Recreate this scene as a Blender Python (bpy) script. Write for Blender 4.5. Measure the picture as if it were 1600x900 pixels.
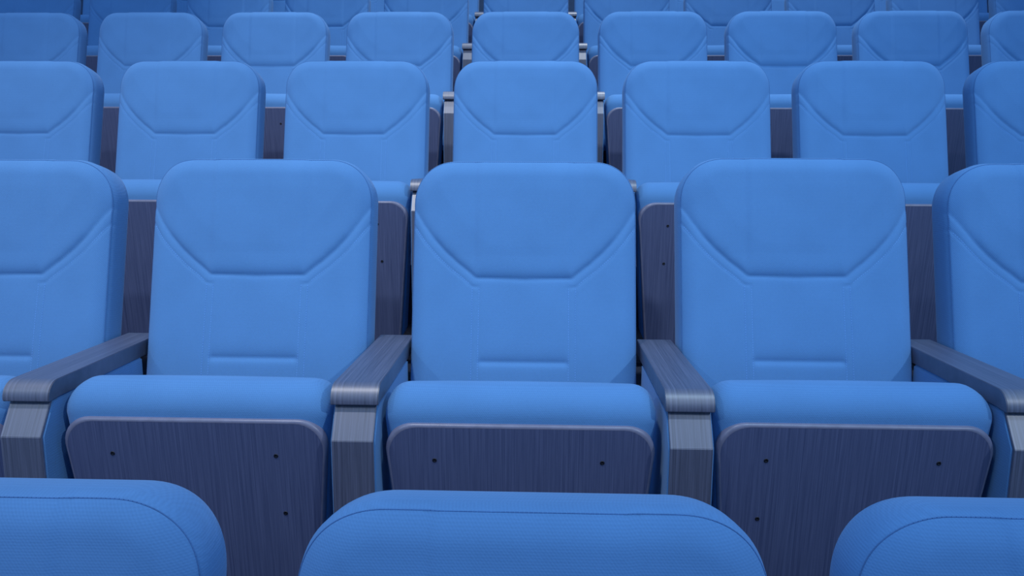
import bpy, bmesh, math
import numpy as np
from mathutils import Vector, Euler, Matrix

scene = bpy.context.scene
for o in list(bpy.data.objects):
    bpy.data.objects.remove(o)
COL = scene.collection

# ------------------------------------------------------------------ camera
CAM_Z = 1.345
cam_d = bpy.data.cameras.new('camera')
cam_d.sensor_width = 36.0
cam_d.lens = 1155.0 / 1600.0 * 36.0
cam_d.clip_start = 0.02
cam = bpy.data.objects.new('camera', cam_d)
COL.objects.link(cam)
cam.location = (0, 0, CAM_Z)
cam.rotation_mode = 'XYZ'
_e = Euler((math.radians(90 - 9.0), 0, math.radians(1.8)), 'XYZ').to_matrix() @ Matrix.Rotation(math.radians(0.25), 3, 'Z')
cam.rotation_euler = _e.to_euler('XYZ')
scene.camera = cam

# ------------------------------------------------------------------ view, world, lights
scene.view_settings.view_transform = 'Standard'
scene.view_settings.look = 'None'
scene.view_settings.gamma = 1.0
scene.view_settings.use_curve_mapping = False
scene.view_settings.exposure = 0.0

world = bpy.data.worlds.new('hall_ambient')
scene.world = world
world.use_nodes = True
bg = world.node_tree.nodes['Background']
bg.inputs['Color'].default_value = (0.25, 0.52, 1.0, 1)
bg.inputs['Strength'].default_value = 0.66


def aim(o, target):
    d = Vector(target) - o.location
    o.rotation_euler = d.to_track_quat('-Z', 'Y').to_euler()


def spot(name, loc, target, power, color, angle, blend, radius):
    l = bpy.data.lights.new(name, 'SPOT')
    l.energy = power
    l.color = color
    l.spot_size = math.radians(angle)
    l.spot_blend = blend
    l.shadow_soft_size = radius
    o = bpy.data.objects.new(name, l)
    COL.objects.link(o)
    o.location = loc
    aim(o, target)
    return o


def area(name, loc, target, power, color, sx, sy):
    l = bpy.data.lights.new(name, 'AREA')
    l.shape = 'RECTANGLE'
    l.size = sx
    l.size_y = sy
    l.energy = power
    l.color = color
    o = bpy.data.objects.new(name, l)
    COL.objects.link(o)
    o.location = loc
    aim(o, target)
    return o


spot('house_lamp', (-1.5, -0.6, 6.6), (-1.35, 2.0, 1.3), 760, (0.97, 0.97, 1.0), 48, 1.0, 0.22)
spot('house_lamp', (1.5, -0.6, 6.6), (1.25, 2.0, 1.3), 500, (0.55, 0.80, 1.0), 48, 1.0, 0.22)
spot('stage_lamp', (0.9, -5.5, 5.4), (0.45, 2.4, 1.6), 40, (0.60, 0.80, 1.0), 29, 0.8, 0.10)
spot('stage_lamp', (-0.9, -5.5, 5.4), (-0.5, 2.4, 1.6), 40, (0.85, 0.92, 1.0), 29, 0.8, 0.10)
spot('stage_lamp', (4.6, -3.2, 5.2), (-0.9, 2.75, 1.72), 650, (0.74, 0.87, 1.0), 36, 0.8, 0.12)
spot('stage_lamp', (-4.6, -3.2, 5.2), (0.8, 2.75, 1.72), 280, (0.72, 0.86, 1.0), 36, 0.8, 0.12)
spot('house_lamp', (0.35, 3.7, 6.8), (0.35, 4.75, 1.9), 520, (0.85, 0.93, 1.0), 55, 0.25, 0.15)


# ------------------------------------------------------------------ materials
def new_mat(name):
    m = bpy.data.materials.new(name)
    m.use_nodes = True
    nt = m.node_tree
    b = nt.nodes['Principled BSDF']
    return m, nt, b


def fabric(name, col, rough=0.9):
    m, nt, b = new_mat(name)
    N, L = nt.nodes, nt.links
    tc = N.new('ShaderNodeTexCoord')
    mp = N.new('ShaderNodeMapping')
    mp.inputs['Rotation'].default_value = (0, math.radians(38), 0)
    L.new(tc.outputs['Object'], mp.inputs['Vector'])
    w1 = N.new('ShaderNodeTexWave')
    w1.wave_type = 'BANDS'
    w1.bands_direction = 'X'
    w1.inputs['Scale'].default_value = 110
    w1.inputs['Distortion'].default_value = 1.2
    w1.inputs['Detail'].default_value = 1.0
    w1.inputs['Detail Scale'].default_value = 60
    L.new(mp.outputs['Vector'], w1.inputs['Vector'])
    w2 = N.new('ShaderNodeTexWave')
    w2.wave_type = 'BANDS'
    w2.bands_direction = 'Z'
    w2.inputs['Scale'].default_value = 110
    w2.inputs['Distortion'].default_value = 1.2
    w2.inputs['Detail'].default_value = 1.0
    w2.inputs['Detail Scale'].default_value = 60
    L.new(tc.outputs['Object'], w2.inputs['Vector'])
    mul = N.new('ShaderNodeMath')
    mul.operation = 'ADD'
    L.new(w1.outputs['Fac'], mul.inputs[0])
    L.new(w2.outputs['Fac'], mul.inputs[1])
    nz = N.new('ShaderNodeTexNoise')
    nz.inputs['Scale'].default_value = 9
    nz.inputs['Detail'].default_value = 4
    L.new(tc.outputs['Object'], nz.inputs['Vector'])
    nz2 = N.new('ShaderNodeTexNoise')
    nz2.inputs['Scale'].default_value = 420
    nz2.inputs['Detail'].default_value = 1
    L.new(tc.outputs['Object'], nz2.inputs['Vector'])
    a1 = N.new('ShaderNodeMath')
    a1.operation = 'MULTIPLY_ADD'
    a1.inputs[1].default_value = 0.5
    L.new(mul.outputs[0], a1.inputs[0])
    L.new(nz2.outputs['Fac'], a1.inputs[2])
    mr = N.new('ShaderNodeMapRange')
    mr.inputs['From Min'].default_value = 0.2
    mr.inputs['From Max'].default_value = 1.8
    mr.inputs['To Min'].default_value = 0.91
    mr.inputs['To Max'].default_value = 1.08
    L.new(a1.outputs[0], mr.inputs['Value'])
    mr2 = N.new('ShaderNodeMapRange')
    mr2.inputs['From Min'].default_value = 0.3
    mr2.inputs['From Max'].default_value = 0.7
    mr2.inputs['To Min'].default_value = 0.96
    mr2.inputs['To Max'].default_value = 1.04
    L.new(nz.outputs['Fac'], mr2.inputs['Value'])
    mm = N.new('ShaderNodeMath')
    mm.operation = 'MULTIPLY'
    L.new(mr.outputs['Result'], mm.inputs[0])
    L.new(mr2.outputs['Result'], mm.inputs[1])
    sc = N.new('ShaderNodeVectorMath')
    sc.operation = 'SCALE'
    sc.inputs[0].default_value = col
    L.new(mm.outputs[0], sc.inputs['Scale'])
    L.new(sc.outputs['Vector'], b.inputs['Base Color'])
    b.inputs['Roughness'].default_value = rough
    b.inputs['Specular IOR Level'].default_value = 0.2
    b.inputs['Sheen Weight'].default_value = 0.25
    b.inputs['Sheen Roughness'].default_value = 0.5
    b.inputs['Sheen Tint'].default_value = (0.55, 0.75, 1.0, 1)
    bp = N.new('ShaderNodeBump')
    bp.inputs['Strength'].default_value = 0.25
    bp.inputs['Distance'].default_value = 0.0006
    L.new(a1.outputs[0], bp.inputs['Height'])
    L.new(bp.outputs['Normal'], b.inputs['Normal'])
    return m


def wood(name, dark, light, rough=0.4, coat=0.0, spec=0.5, coat_ior=1.5):
    m, nt, b = new_mat(name)
    N, L = nt.nodes, nt.links
    tc = N.new('ShaderNodeTexCoord')
    mp = N.new('ShaderNodeMapping')
    mp.inputs['Scale'].default_value = (520, 6, 6)
    L.new(tc.outputs['Object'], mp.inputs['Vector'])
    nz = N.new('ShaderNodeTexNoise')
    nz.inputs['Scale'].default_value = 1.0
    nz.inputs['Detail'].default_value = 5
    nz.inputs['Roughness'].default_value = 0.7
    L.new(mp.outputs['Vector'], nz.inputs['Vector'])
    mp2 = N.new('ShaderNodeMapping')
    mp2.inputs['Scale'].default_value = (230, 2.0, 2.0)
    L.new(tc.outputs['Object'], mp2.inputs['Vector'])
    nb = N.new('ShaderNodeTexNoise')
    nb.inputs['Scale'].default_value = 1.0
    nb.inputs['Detail'].default_value = 3
    L.new(mp2.outputs['Vector'], nb.inputs['Vector'])
    mix = N.new('ShaderNodeMath')
    mix.operation = 'MULTIPLY_ADD'
    mix.inputs[1].default_value = 0.32
    L.new(nb.outputs['Fac'], mix.inputs[0])
    mul = N.new('ShaderNodeMath')
    mul.operation = 'MULTIPLY'
    mul.inputs[1].default_value = 0.68
    L.new(nz.outputs['Fac'], mul.inputs[0])
    L.new(mul.outputs[0], mix.inputs[2])
    cr = N.new('ShaderNodeValToRGB')
    cr.color_ramp.elements[0].position = 0.39
    cr.color_ramp.elements[0].color = (*dark, 1)
    cr.color_ramp.elements[1].position = 0.61
    cr.color_ramp.elements[1].color = (*light, 1)
    L.new(mix.outputs[0], cr.inputs['Fac'])
    L.new(cr.outputs['Color'], b.inputs['Base Color'])
    b.inputs['Roughness'].default_value = rough
    b.inputs['Specular IOR Level'].default_value = spec
    b.inputs['Coat Weight'].default_value = coat
    b.inputs['Coat Roughness'].default_value = 0.46
    b.inputs['Coat IOR'].default_value = coat_ior
    bp = N.new('ShaderNodeBump')
    bp.inputs['Strength'].default_value = 0.25
    bp.inputs['Distance'].default_value = 0.0005
    L.new(mix.outputs[0], bp.inputs['Height'])
    L.new(bp.outputs['Normal'], b.inputs['Normal'])
    return m


def plain(name, col, rough=0.6, metal=0.0, scale=40.0, var=0.12):
    m, nt, b = new_mat(name)
    N, L = nt.nodes, nt.links
    tc = N.new('ShaderNodeTexCoord')
    nz = N.new('ShaderNodeTexNoise')
    nz.inputs['Scale'].default_value = scale
    nz.inputs['Detail'].default_value = 4
    L.new(tc.outputs['Object'], nz.inputs['Vector'])
    mr = N.new('ShaderNodeMapRange')
    mr.inputs['From Min'].default_value = 0.3
    mr.inputs['From Max'].default_value = 0.7
    mr.inputs['To Min'].default_value = 1 - var
    mr.inputs['To Max'].default_value = 1 + var
    L.new(nz.outputs['Fac'], mr.inputs['Value'])
    sc = N.new('ShaderNodeVectorMath')
    sc.operation = 'SCALE'
    sc.inputs[0].default_value = col
    L.new(mr.outputs['Result'], sc.inputs['Scale'])
    L.new(sc.outputs['Vector'], b.inputs['Base Color'])
    b.inputs['Roughness'].default_value = rough
    b.inputs['Metallic'].default_value = metal
    return m


M_FAB = fabric('blue_wool', (0.095, 0.247, 0.505))
M_SEAM = plain('dark_thread', (0.055, 0.155, 0.36), 0.9)
M_STITCH = plain('pale_thread', (0.15, 0.36, 0.72), 0.9)
M_PAN = wood('wenge_veneer', (0.060, 0.076, 0.160), (0.108, 0.128, 0.240), 0.5, 0.0, 0.35)
M_EDGE = plain('lit_edge_tint', (0.17, 0.175, 0.26), 0.35)  # pan edge: paler base colour stands in for overhead light on the lip
M_ARM = wood('grey_oak', (0.044, 0.050, 0.088), (0.112, 0.122, 0.195), 0.46, 1.0, 0.5, 1.75)
M_SCREW = plain('dark_steel', (0.015, 0.016, 0.025), 0.5, 0.4)
M_STEEL = plain('black_steel', (0.03, 0.035, 0.05), 0.5, 0.6)
M_CARPET = plain('navy_carpet', (0.035, 0.045, 0.085), 0.95, 0.0, 300.0, 0.4)
M_WALL = plain('navy_wall', (0.04, 0.08, 0.16), 0.9, 0.0, 20.0, 0.08)


# ------------------------------------------------------------------ mesh helpers
def mesh_from(name, verts, faces, mat, smooth=True, sharp=None):
    me = bpy.data.meshes.new(name)
    me.from_pydata([tuple(map(float, v)) for v in verts], [], [tuple(map(int, f)) for f in faces])
    bm = bmesh.new()
    bm.from_mesh(me)
    bmesh.ops.recalc_face_normals(bm, faces=bm.faces)
    bm.to_mesh(me)
    bm.free()
    me.materials.append(mat)
    if smooth:
        me.polygons.foreach_set('use_smooth', [True] * len(me.polygons))
        if sharp is not None:
            me.set_sharp_from_angle(angle=math.radians(sharp))
    me.update()
    return me


def extrude_profile(name, prof, x0, x1, mat, bevel=0.0, seg=2, axis='x'):
    """prof: list of (y, z); extruded along x, edges bevelled"""
    bm = bmesh.new()
    a = [bm.verts.new((x0, p[0], p[1])) for p in prof]
    c = [bm.verts.new((x1, p[0], p[1])) for p in prof]
    n = len(prof)
    bm.faces.new(a)
    bm.faces.new(c[::-1])
    for i in range(n):
        bm.faces.new((a[i], c[i], c[(i + 1) % n], a[(i + 1) % n]))
    bmesh.ops.recalc_face_normals(bm, faces=bm.faces)
    if bevel > 0:
        es = [e for e in bm.edges if e.calc_face_angle(0) > math.radians(25)]
        bmesh.ops.bevel(bm, geom=es, offset=bevel, segments=seg, affect='EDGES', clamp_overlap=True)
    me = bpy.data.meshes.new(name)
    bm.to_mesh(me)
    bm.free()
    me.materials.append(mat)
    me.polygons.foreach_set('use_smooth', [True] * len(me.polygons))
    me.set_sharp_from_angle(angle=math.radians(20))
    return me


def box_mesh(name, lo, hi, mat, bevel=0.0):
    return extrude_profile(name, [(lo[1], lo[2]), (hi[1], lo[2]), (hi[1], hi[2]), (lo[1], hi[2])], lo[0], hi[0], mat, bevel)


# ------------------------------------------------------------------ backrest cushion
LEAN = math.radians(14.1)
DOWN = np.array([0.0, -math.sin(LEAN), -math.cos(LEAN)])
FRONT = np.array([0.0, -math.cos(LEAN), math.sin(LEAN)])
BTOP = np.array([0.0, 0.392, 1.017])
BW, BL, BR = 0.466, 0.60, 0.092
HW = BW / 2

HEAD = np.array([(0.260, 0.050), (0.246, 0.076), (0.237, 0.095), (0.213, 0.133), (0.192, 0.162), (0.167, 0.190),
                 (0.140, 0.215), (0.116, 0.2335), (0.100, 0.2475), (0.0, 0.2500)])


def dense(poly, n=400):
    d = np.r_[0, np.cumsum(np.hypot(*np.diff(poly, axis=0).T))]
    t = np.linspace(0, d[-1], n)
    return np.c_[np.interp(t, d, poly[:, 0]), np.interp(t, d, poly[:, 1])]


HEAD_D = dense(HEAD)
_o = np.argsort(HEAD[:, 0])
HEAD_S = lambda a: np.interp(np.abs(a), HEAD[_o, 0], HEAD[_o, 1])


def halfwidth(s):
    s = np.asarray(s, float)
    u = np.clip(s / BR, 0, 1)
    n = 2.25
    top = HW - BR + BR * (1 - (1 - u) ** n) ** (1 / n)
    rb = 0.03
    v = np.clip((BL - s) / rb, 0, 1)
    return top - rb + rb * np.sqrt(np.clip(1 - (1 - v) ** 2, 0, 1))


def edge_dist(a, s):
    a = np.abs(a)
    d = np.minimum(np.minimum(HW - a, s), BL - s)
    cx, cy = HW - BR, BR
    inc = (a > cx) & (s < cy)
    dc = BR - ((np.clip(a - cx, 0, 9) ** 2.25 + np.clip(cy - s, 0, 9) ** 2.25) ** (1 / 2.25))
    return np.clip(np.where(inc, dc, d), 0, None)


def height(a, s):
    a = np.asarray(a, float)
    s = np.asarray(s, float)
    e = edge_dist(a, s)
    R = 0.034
    q = np.clip(1 - e / R, 0, 1)
    c = -0.013 * q ** 2.2
    # distance to the curved lower edge of the head pad
    P = np.c_[np.abs(a).ravel(), s.ravel()]
    dd = np.empty(len(P))
    for i in range(0, len(P), 4000):
        dd[i:i + 4000] = np.sqrt(((P[i:i + 4000, None, :] - HEAD_D[None]) ** 2).sum(2)).min(1)
    d = dd.reshape(a.shape)
    inside = s < HEAD_S(a)
    fade = np.clip((0.238 - np.abs(a)) / 0.06, 0.25, 1.0)
    flat = np.clip((0.104 - np.abs(a)) / 0.012, 0, 1)
    hin = (0.0105 * flat + 0.0075 * (1 - flat)) * (1 - np.exp(-d / (0.0125 * flat + 0.0062 * (1 - flat)))) * fade
    hin = hin + 0.0065 * np.clip(d / 0.07, 0, 1) * np.clip((0.25 - s) / 0.19, 0, 1)
    hout = 0.0030 * (1 - np.exp(-(d / 0.0032)))
    c = c + np.where(inside, hin, hout)
    # top-stitched strip under the head pad
    st = np.where(~inside & (np.abs(a) > 0.094), -0.0016 * np.exp(-((d - 0.0185) / 0.0022) ** 2), 0)
    c = c + st
    # vertical stitched lines of the middle panel
    below = np.clip((s - 0.258) / 0.012, 0, 1)
    for x in (0.0935, 0.1075):
        c = c - 0.0011 * below * np.exp(-((np.abs(a) - x) / 0.0020) ** 2)
    # horizontal tuck low in the middle panel
    ds = s - 0.423
    inm = 1 / (1 + np.exp((np.abs(a) - 0.0915) / 0.0012))
    tuck = np.where(ds < 0, np.exp(-(-ds / 0.011)), np.exp(-(ds / 0.0045)))
    c = c - 0.0065 * tuck * inm
    # soft fullness of the lower pads
    c = c + 0.012 * np.cos(np.clip(a / HW, -1, 1) * math.pi / 2) ** 0.6 * np.sin(np.clip((s - 0.2) / 0.4, 0, 1) * math.pi / 2)
    return c


def bpos(a, s, c):
    a = np.asarray(a, float)
    p = BTOP[None] + np.c_[a, 0 * a, 0 * a] + np.asarray(s)[:, None] * DOWN[None] + np.asarray(c)[:, None] * FRONT[None]
    return p


BAND = [(0.0006, -0.0025), (0.0026, -0.0060), (0.0044, -0.018), (0.0050, -0.032), (0.0050, -0.048), (0.0042, -0.060),
        (0.0022, -0.0665), (-0.003, -0.0720), (-0.012, -0.0755), (-0.035, -0.078)]


def build_backrest():
    NA = 132
    u = np.linspace(0, math.pi / 2, 22)
    s1 = BR * (1 - np.cos(u))
    s2 = np.linspace(BR, BL - 0.03, 142)[1:]
    u2 = np.linspace(0, math.pi / 2, 6)[1:]
    s3 = BL - 0.03 + 0.03 * np.sin(u2)
    S = np.r_[s1, s2, s3]
    t = np.linspace(-1, 1, NA + 1)
    t = np.sign(t) * (1 - (1 - np.abs(t)) ** 1.12)
    A = halfwidth(S)[:, None] * t[None]
    SS = np.repeat(S[:, None], NA + 1, 1)
    C = height(A, SS)
    V = bpos(A.ravel(), SS.ravel(), C.ravel())
    nr, nc = A.shape
    idx = np.arange(nr * nc).reshape(nr, nc)
    F = [(idx[i, j], idx[i + 1, j], idx[i + 1, j + 1], idx[i, j + 1]) for i in range(nr - 1) for j in range(nc - 1)]
    loop = list(idx[::-1, 0]) + list(idx[0, 1:-1]) + list(idx[:, -1]) + list(idx[-1, 1:-1][::-1])
    P2 = np.c_[A.ravel()[loop], SS.ravel()[loop]]
    C2 = C.ravel()[loop]
    n = len(loop)
    tan = np.roll(P2, -1, 0) - np.roll(P2, 1, 0)
    tan /= np.linalg.norm(tan, axis=1)[:, None] + 1e-12
    nor = np.c_[tan[:, 1], -tan[:, 0]]
    ctr = np.array([0, BL / 2])
    flip = ((P2 - ctr) * nor).sum(1) < 0
    nor[flip] *= -1
    for k in range(2):
        nor = nor + np.roll(nor, 1, 0) + np.roll(nor, -1, 0)
        nor /= np.linalg.norm(nor, axis=1)[:, None]
    V = list(V)
    prev = loop
    for (o, c) in BAND:
        up = np.clip(-nor[:, 1], 0, 1)
        depth = np.where(c < -0.02, 0.93 + 0.10 * up, 1.0)
        base = np.where(c > -0.02, C2 + c, -0.010 + c * depth)
        q = P2 + nor * (o + (0.0025 * up if o > 0.004 else 0 * up))[:, None]
        pts = bpos(q[:, 0], q[:, 1], base)
        cur = list(range(len(V), len(V) + n))
        V += list(pts)
        for i in range(n):
            j = (i + 1) % n
            F.append((prev[i], prev[j], cur[j], cur[i]))
        prev = cur
    F.append(tuple(prev))
    return mesh_from('backrest', V, F, M_FAB), (P2, C2, nor)


def dashes(name, lines, mat, length=0.0034, gap=0.0016, rad=0.0006):
    """lines: list of Nx3 polylines with an Nx3 normal each; small stitched threads along them"""
    V, F = [], []
    for P, Nn in lines:
        seg = np.linalg.norm(np.diff(P, axis=0), axis=1)
        d = np.r_[0, np.cumsum(seg)]
        tot = d[-1]
        x = 0.0
        while x + length < tot:
            pts = []
            for q in (x, x + length):
                pts.append(np.array([np.interp(q, d, P[:, k]) for k in range(3)]))
            nn = np.array([np.interp(x, d, Nn[:, k]) for k in range(3)])
            tg = pts[1] - pts[0]
            tg /= np.linalg.norm(tg) + 1e-12
            nn = nn - tg * np.dot(nn, tg)
            nn /= np.linalg.norm(nn) + 1e-12
            bt = np.cross(tg, nn)
            b0 = len(V)
            for p in pts:
                for (u, v) in ((-1, -0.6), (1, -0.6), (0.7, 0.8), (-0.7, 0.8)):
                    V.append(p + bt * rad * u + nn * rad * v)
            for k in range(4):
                F.append((b0 + k, b0 + (k + 1) % 4, b0 + 4 + (k + 1) % 4, b0 + 4 + k))
            F.append((b0, b0 + 3, b0 + 2, b0 + 1))
            F.append((b0 + 4, b0 + 5, b0 + 6, b0 + 7))
            x += length + gap
    return mesh_from(name, V, F, mat, smooth=False)


def front_line(pts, lift=0.0003):
    pts = np.asarray(pts, float)
    c = height(pts[:, 0], pts[:, 1]) + lift
    return bpos(pts[:, 0], pts[:, 1], c), np.repeat(FRONT[None], len(pts), 0)


ME_BACK, (PER, PERC, PERN) = build_backrest()
# dark seam where the front cover meets the side band (sides and top only)
m_per = PER[:, 1] < 0.50
k0 = int(np.argmin(np.where((PER[:, 0] < 0) & m_per, np.abs(PER[:, 1] - 0.49), 9)))
k1 = int(np.argmin(np.where((PER[:, 0] > 0) & m_per, np.abs(PER[:, 1] - 0.49), 9)))
sl = slice(min(k0, k1), max(k0, k1) + 1)
seamP = bpos(PER[sl, 0] + PERN[sl, 0] * 0.0006, PER[sl, 1] + PERN[sl, 1] * 0.0006, PERC[sl] - 0.0010)
seamN = np.c_[PERN[sl, 0], 0 * PERN[sl, 0], 0 * PERN[sl, 0]] + PERN[sl, 1:2] * DOWN[None] + FRONT[None]
ME_SEAM = dashes('edge_seam', [(seamP, seamN)], M_SEAM, 0.0040, 0.0006, 0.0008)

lines = []
for sg in (-1, 1):
    hd = dense(HEAD[1:-1], 160)
    tg = np.gradient(hd, axis=0)
    tg /= np.linalg.norm(tg, axis=1)[:, None]
    nn = np.c_[-tg[:, 1], tg[:, 0]]
    nn[nn[:, 1] < 0] *= -1
    off = hd + nn * 0.0185
    off = off[(off[:, 0] < HW - 0.004) & (off[:, 0] > 0.094)]
    lines.append(front_line(np.c_[off[:, 0] * sg, off[:, 1]]))
    for x in (0.0935, 0.1075):
        s_ = np.linspace(0.268, 0.52, 60)
        lines.append(front_line(np.c_[np.full(60, x * sg), s_]))
ME_STITCH = dashes('topstitching', lines, M_STITCH, 0.0030, 0.0022, 0.0006)


# rear shell of the backrest
def build_shell():
    n = 24
    th = np.linspace(0, math.pi / 2, n // 2)
    w, r = HW - 0.02, 0.075
    pts = [(-w + r - r * math.cos(t), r - r * math.sin(t) + 0.02) for t in th] + [(w - r + r * math.sin(t), r - r * math.cos(t) + 0.02) for t in th]
    pts += [(w, BL - 0.02), (-w, BL - 0.02)]
    P = np.array(pts)
    A = bpos(P[:, 0], P[:, 1], np.full(len(P), -0.088))
    B = bpos(P[:, 0], P[:, 1], np.full(len(P), -0.104))
    V = list(A) + list(B)
    k = len(P)
    F = [tuple(range(k)), tuple(range(2 * k - 1, k - 1, -1))]
    F += [(i, (i + 1) % k, k + (i + 1) % k, k + i) for i in range(k)]
    return mesh_from('back_shell', V, F, M_PAN, True, 30)


ME_SHELL = build_shell()


# ------------------------------------------------------------------ tipped-up seat
TILT = math.radians(5.0)
PD = np.array([0.0, math.sin(TILT), -math.cos(TILT)])      # down the pan
PN = np.array([0.0, -math.cos(TILT), -math.sin(TILT)])     # out of the pan, towards the stage
PTOP = np.array([0.0, 0.0, 0.575])
PAN_L = 0.435


def ppos(x, s, c):
    return PTOP + np.array([x, 0, 0]) + PD * s + PN * (c - 0.013)


def build_cushion():
    """front edge of the seat = thick roll on top; flat cushion behind the pan"""
    W, R = 0.2335, 0.040
    nx = 12
    th = np.linspace(0, math.pi / 2, 9)
    xs = list(-(W - R) - R * np.cos(th)) + list(np.linspace(-(W - R), W - R, nx)[1:-1]) + list((W - R) + R * np.sin(th))
    hy, s0, s1 = 0.053, -0.0495, 0.432

    def section(inset):
        h = hy - inset * 0.6
        rt = max(0.050 - inset, 0.002)
        rb = max(0.022 - inset * 0.5, 0.002)
        top, bot = s0 + inset, s1 - inset
        pts = []
        for t in np.linspace(0, math.pi / 2, 11):
            pts.append((h - rt + rt * math.cos(t), top + rt - rt * math.sin(t)))
        for t in np.linspace(math.pi / 2, math.pi, 11):
            pts.append((-h + rt + rt * math.cos(t), top + rt - rt * math.sin(t)))
        for s_ in (0.014, 0.03):
            pts.append((-h, s_))
        for t in np.linspace(math.pi, 1.5 * math.pi, 6):
            pts.append((-h + rb + rb * math.cos(t), bot - rb - rb * math.sin(t)))
        for t in np.linspace(1.5 * math.pi, 2 * math.pi, 6):
            pts.append((h - rb + rb * math.cos(t), bot - rb - rb * math.sin(t)))
        for s_ in (0.03, 0.014):
            pts.append((h, s_))
        return pts
    V, F = [], []
    m = None
    for i, x in enumerate(xs):
        q = (abs(x) - (W - R)) / R
        inset = R * (1 - math.sqrt(max(0, 1 - q * q))) * 0.95 if q > 0 else 0.0
        sec = section(inset)
        m = len(sec)
        crown = 0.003 * (1 - (x / W) ** 2)
        for (c, s) in sec:
            taper = 1.0 - 0.145 * max(0.0, s) / PAN_L
            V.append(ppos(x * taper, s - crown * (1 if s < 0.0 else 0), c - 0.0435))
    n = len(xs)
    for i in range(n - 1):
        for j in range(m):
            F.append((i * m + j, i * m + (j + 1) % m, (i + 1) * m + (j + 1) % m, (i + 1) * m + j))
    F.append(tuple(range(m)))
    F.append(tuple(range((n - 1) * m + m - 1, (n - 1) * m - 1, -1)))
    return mesh_from('seat_cushion', V, F, M_FAB, True, 60)


def pan_outline(grow=0.0, top=0.0):
    w0, w1, L = 0.2300 + grow, 0.1960 + grow, PAN_L
    rt, rb = 0.048, 0.012
    pts = []
    hw = lambda s: w0 + (w1 - w0) * s / L
    for t in np.linspace(0, math.pi / 2, 9):
        pts.append((-(hw(0) - rt) - rt * math.cos(t), top + rt - rt * math.sin(t)))
    for t in np.linspace(math.pi / 2, 0, 9):
        pts.append(((hw(0) - rt) + rt * math.cos(t), top + rt - rt * math.sin(t)))
    for t in np.linspace(0, math.pi / 2, 6):
        pts.append(((hw(L) - rb) + rb * math.cos(t), L - rb + rb * math.sin(t)))
    for t in np.linspace(math.pi / 2, 0, 6):
        pts.append((-(hw(L) - rb) - rb * math.cos(t), L - rb + rb * math.sin(t)))
    return np.array(pts)


def build_pan():
    P = pan_outline(-0.006, 0.006)
    k = len(P)
    V = [ppos(p[0], p[1], 0.0165) for p in P] + [ppos(p[0], p[1], 0.001) for p in P]
    F = [tuple(range(k)), tuple(range(2 * k - 1, k - 1, -1))] + [(i, (i + 1) % k, k + (i + 1) % k, k + i) for i in range(k)]
    return mesh_from('seat_pan', V, F, M_PAN, True, 30)


def build_pan_edge():
    """rounded edge of the pan board, its colour lightened to imitate light from above"""
    prof = [(-0.0062, 0.0165), (-0.005, 0.0165), (-0.003, 0.0160), (-0.0010, 0.0142), (0.0, 0.0115), (0.0, 0.002), (-0.0062, 0.001)]
    V, F = [], []
    k = None
    for (g, c) in prof:
        P = pan_outline(g, -g)
        k = len(P)
        V += [ppos(p[0], p[1], c) for p in P]
    m = len(prof)
    for r in range(m):
        r2 = (r + 1) % m
        for i in range(k):
            j = (i + 1) % k
            F.append((r * k + i, r * k + j, r2 * k + j, r2 * k + i))
    return mesh_from('lit_pan_edge', V, F, M_EDGE, True, 50)


def build_screw(x, s):
    V, F = [], []
    rings = [(0.0040, 0.0166), (0.0036, 0.0174), (0.0026, 0.0176), (0.0018, 0.0168), (0.0, 0.0166)]
    n = 12
    for (r, c) in rings[:-1]:
        for i in range(n):
            t = 2 * math.pi * i / n
            V.append(ppos(x + r * math.cos(t), s + r * math.sin(t), c))
    for q in range(len(rings) - 2):
        for i in range(n):
            j = (i + 1) % n
            F.append((q * n + i, q * n + j, (q + 1) * n + j, (q + 1) * n + i))
    F.append(tuple(range((len(rings) - 2) * n, (len(rings) - 1) * n)))
    return mesh_from('screw', V, F, M_SCREW)


ME_CUSH = build_cushion()
ME_PAN = build_pan()
ME_PAN_EDGE = build_pan_edge()
ME_SCREWS = [build_screw(x, s) for (x, s) in ((-0.146, 0.066), (0.141, 0.066), (-0.152, 0.176), (0.150, 0.176))]
# steel frame that carries the seat hinge and the backrest
ME_FRAME = extrude_profile('support_frame', [(0.155, 0.0), (0.265, 0.0), (0.265, 0.012), (0.225, 0.02), (0.225, 0.20), (0.345, 0.62), (0.325, 0.64),
                                             (0.185, 0.22), (0.185, 0.02), (0.155, 0.012)], -0.05, 0.05, M_STEEL, 0.002)
# ------------------------------------------------------------------ armrest stand
nose = []
for t in np.linspace(math.pi / 2, math.pi * 1.03, 10):
    nose.append((0.020 + 0.030 * math.cos(t), 0.608 + 0.030 * math.sin(t)))
cap_prof = [(0.385, 0.606), (0.385, 0.638)] + nose + [(-0.006, 0.604), (0.02, 0.606)]
ME_CAP = extrude_profile('arm_cap', cap_prof, -0.037, 0.037, M_ARM, 0.0010, 2)
for v in ME_CAP.vertices:                       # slightly wider towards its nose
    v.co.x *= 1.0 + 0.10 * max(0.0, min(1.0, (0.27 - v.co.y) / 0.27))
ME_POST = extrude_profile('front_post', [(0.022, 0.6045), (0.003, 0.6040), (-0.031, 0.549), (-0.031, 0.012), (-0.012, 0.012), (-0.012, 0.546)],
                          -0.0352, 0.0352, M_ARM, 0.0008, 2)


def side_panel(sx):
    prof = [(0.300, 0.6045), (0.0062, 0.6045), (-0.0283, 0.5485), (-0.0283, 0.03), (0.300, 0.03)]
    x0, x1 = (0.0006, 0.0376) if sx > 0 else (-0.0376, -0.0006)
    return extrude_profile('side_panel', prof, x0, x1, M_FAB, 0.0030, 3)


ME_SIDE = {s: side_panel(s) for s in (-1, 1)}
ME_FOOT = box_mesh('foot_plate', (-0.036, -0.02, 0.0), (0.036, 0.29, 0.03), M_STEEL, 0.003)


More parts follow.
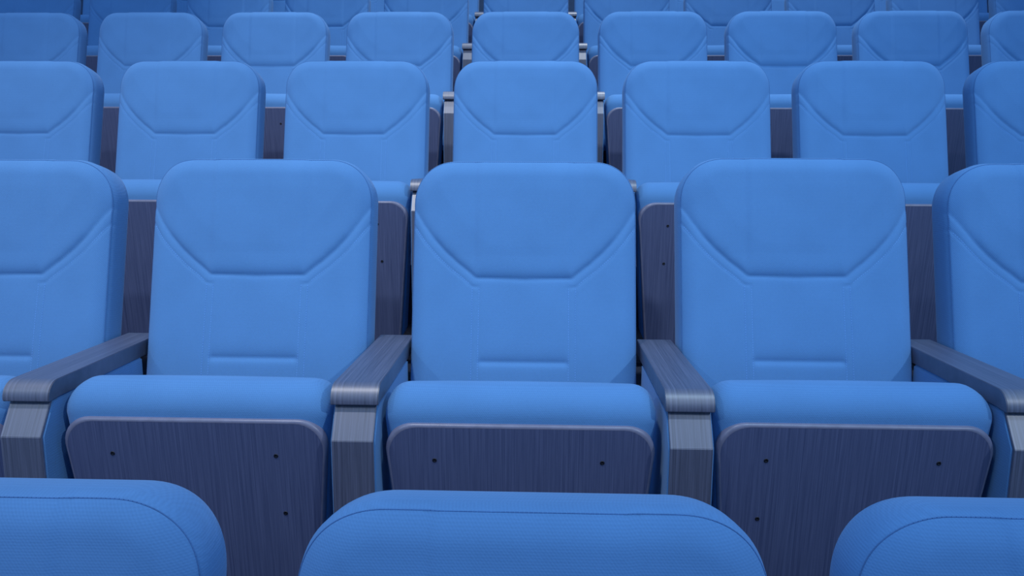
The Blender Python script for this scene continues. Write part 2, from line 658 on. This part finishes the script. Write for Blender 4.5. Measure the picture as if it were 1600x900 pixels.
# ------------------------------------------------------------------ placing
def empty(name, loc, label, cat, group):
    o = bpy.data.objects.new(name, None)
    o.empty_display_size = 0.1
    COL.objects.link(o)
    o.location = loc
    o['label'] = label
    o['category'] = cat
    o['group'] = group
    return o


def part(name, me, parent, kind=None):
    o = bpy.data.objects.new(name, me)
    COL.objects.link(o)
    o.parent = parent
    if kind:
        o['kind'] = kind
    return o


PITCH, ROW_S, ROW_H = 0.56, 0.92, 0.345
# per row: x of the middle seat, y of the seat-pan front, floor height, columns in view on each side
ROWS = [dict(x=-0.001, y=0.290, z=-0.003, k=1),
        dict(x=-0.0245, y=1.200, z=0.345, k=2),
        dict(x=-0.0370, y=2.120, z=0.683, k=3),
        dict(x=-0.0520, y=3.015, z=1.020, k=4),
        dict(x=-0.0650, y=3.940, z=1.358, k=5),
        dict(x=-0.0750, y=4.865, z=1.700, k=6)]
LIFT = {(1, 1): 0.009, (1, -1): 0.003, (0, -1): 0.006, (0, 1): 0.003, (1, 1.5): 0.007, (1, -0.5): 0.004, (1, -1.5): 0.002}
SHIFT = {(0, -1): -0.004, (0, 1): -0.011, (1, -1): -0.001, (1, -2): -0.005, (1, -1.5): -0.004, (1, 1): 0.004, (1, 0): 0.001, (1, 0.5): 0.005, (1, -0.5): 0.002}
ORD = ['first', 'second', 'third', 'fourth', 'fifth', 'sixth', 'seventh', 'eighth', 'ninth', 'tenth', 'eleventh', 'twelfth', 'thirteenth', 'fourteenth']
ROWNAME = ['nearest row', 'second row from the front', 'third row from the front', 'fourth row from the front', 'fifth row from the front', 'rearmost row']


def place(k, n):
    """place of column k counted from the nearer side of the picture"""
    if k == 0:
        return 'middle seat'
    side = 'left' if k < 0 else 'right'
    i = n - abs(k)
    return ('%smost seat' % side) if i == 0 else '%s seat from the %s' % (ORD[i], side)


def make_seat(row, k, label):
    r = ROWS[row]
    t = empty('auditorium_seat', (r['x'] + k * PITCH + SHIFT.get((row, k), 0.0), r['y'], r['z'] + LIFT.get((row, k), 0.0)), label, 'seat', 'tip-up seats of the ' + ROWNAME[row])
    b = part('backrest', ME_BACK, t)
    part('edge_seam', ME_SEAM, b, 'stuff')
    part('topstitching', ME_STITCH, b, 'stuff')
    part('back_shell', ME_SHELL, t)
    part('seat_cushion', ME_CUSH, t)
    p = part('seat_pan', ME_PAN, t)
    part('lit_pan_edge', ME_PAN_EDGE, p)
    for s in ME_SCREWS:
        part('screw', s, p)
    part('support_frame', ME_FRAME, t)
    return t


def make_arm(row, h, label):
    r = ROWS[row]
    t = empty('armrest_stand', (r['x'] + h * PITCH + SHIFT.get((row, h), 0.0), r['y'], r['z'] + LIFT.get((row, h), 0.0)), label, 'armrest', 'armrest stands of the ' + ROWNAME[row])
    part('arm_cap', ME_CAP, t)
    part('front_post', ME_POST, t)
    part('side_panel', ME_SIDE[-1], t)
    part('side_panel', ME_SIDE[1], t)
    part('foot_plate', ME_FOOT, t)
    return t


# ------------------------------------------------------------------ setting: carpeted tiers and rear wall
def structure(name, me):
    o = bpy.data.objects.new(name, me)
    COL.objects.link(o)
    o['kind'] = 'structure'
    return o


XW = 6.0
prof = [(-6.0, -0.25), (-6.0, 0.0)]
for i in range(1, 6):
    y = ROWS[i]['y'] - 0.47
    prof += [(y, ROWS[i - 1]['z']), (y, ROWS[i]['z'])]
prof += [(7.2, ROWS[5]['z']), (7.2, -0.25)]
structure('floor', extrude_profile('floor', prof, -XW, XW, M_CARPET))
structure('wall_back', box_mesh('wall_back', (-XW, 6.2, 1.700), (XW, 6.35, 4.6), M_WALL))

for row, r in enumerate(ROWS):
    n = r['k']
    for k in range(-n, n + 1):
        make_seat(row, k, 'blue upholstered tip-up seat, %s in the %s' % (place(k, n), ROWNAME[row]))
    if row == 0:
        continue
    for j in range(-n, n):
        if abs(j + 0.5) < 0.6:
            lab = 'grey wood armrest just %s of the middle seat in the %s' % ('left' if j < 0 else 'right', ROWNAME[row])
        else:
            a, c = sorted((n - abs(j), n - abs(j + 1)))
            side = 'left' if j < 0 else 'right'
            lab = 'grey wood armrest between %s and %s seats from the %s, %s' % (ORD[a], ORD[c], side, ROWNAME[row])
        make_arm(row, j + 0.5, lab)
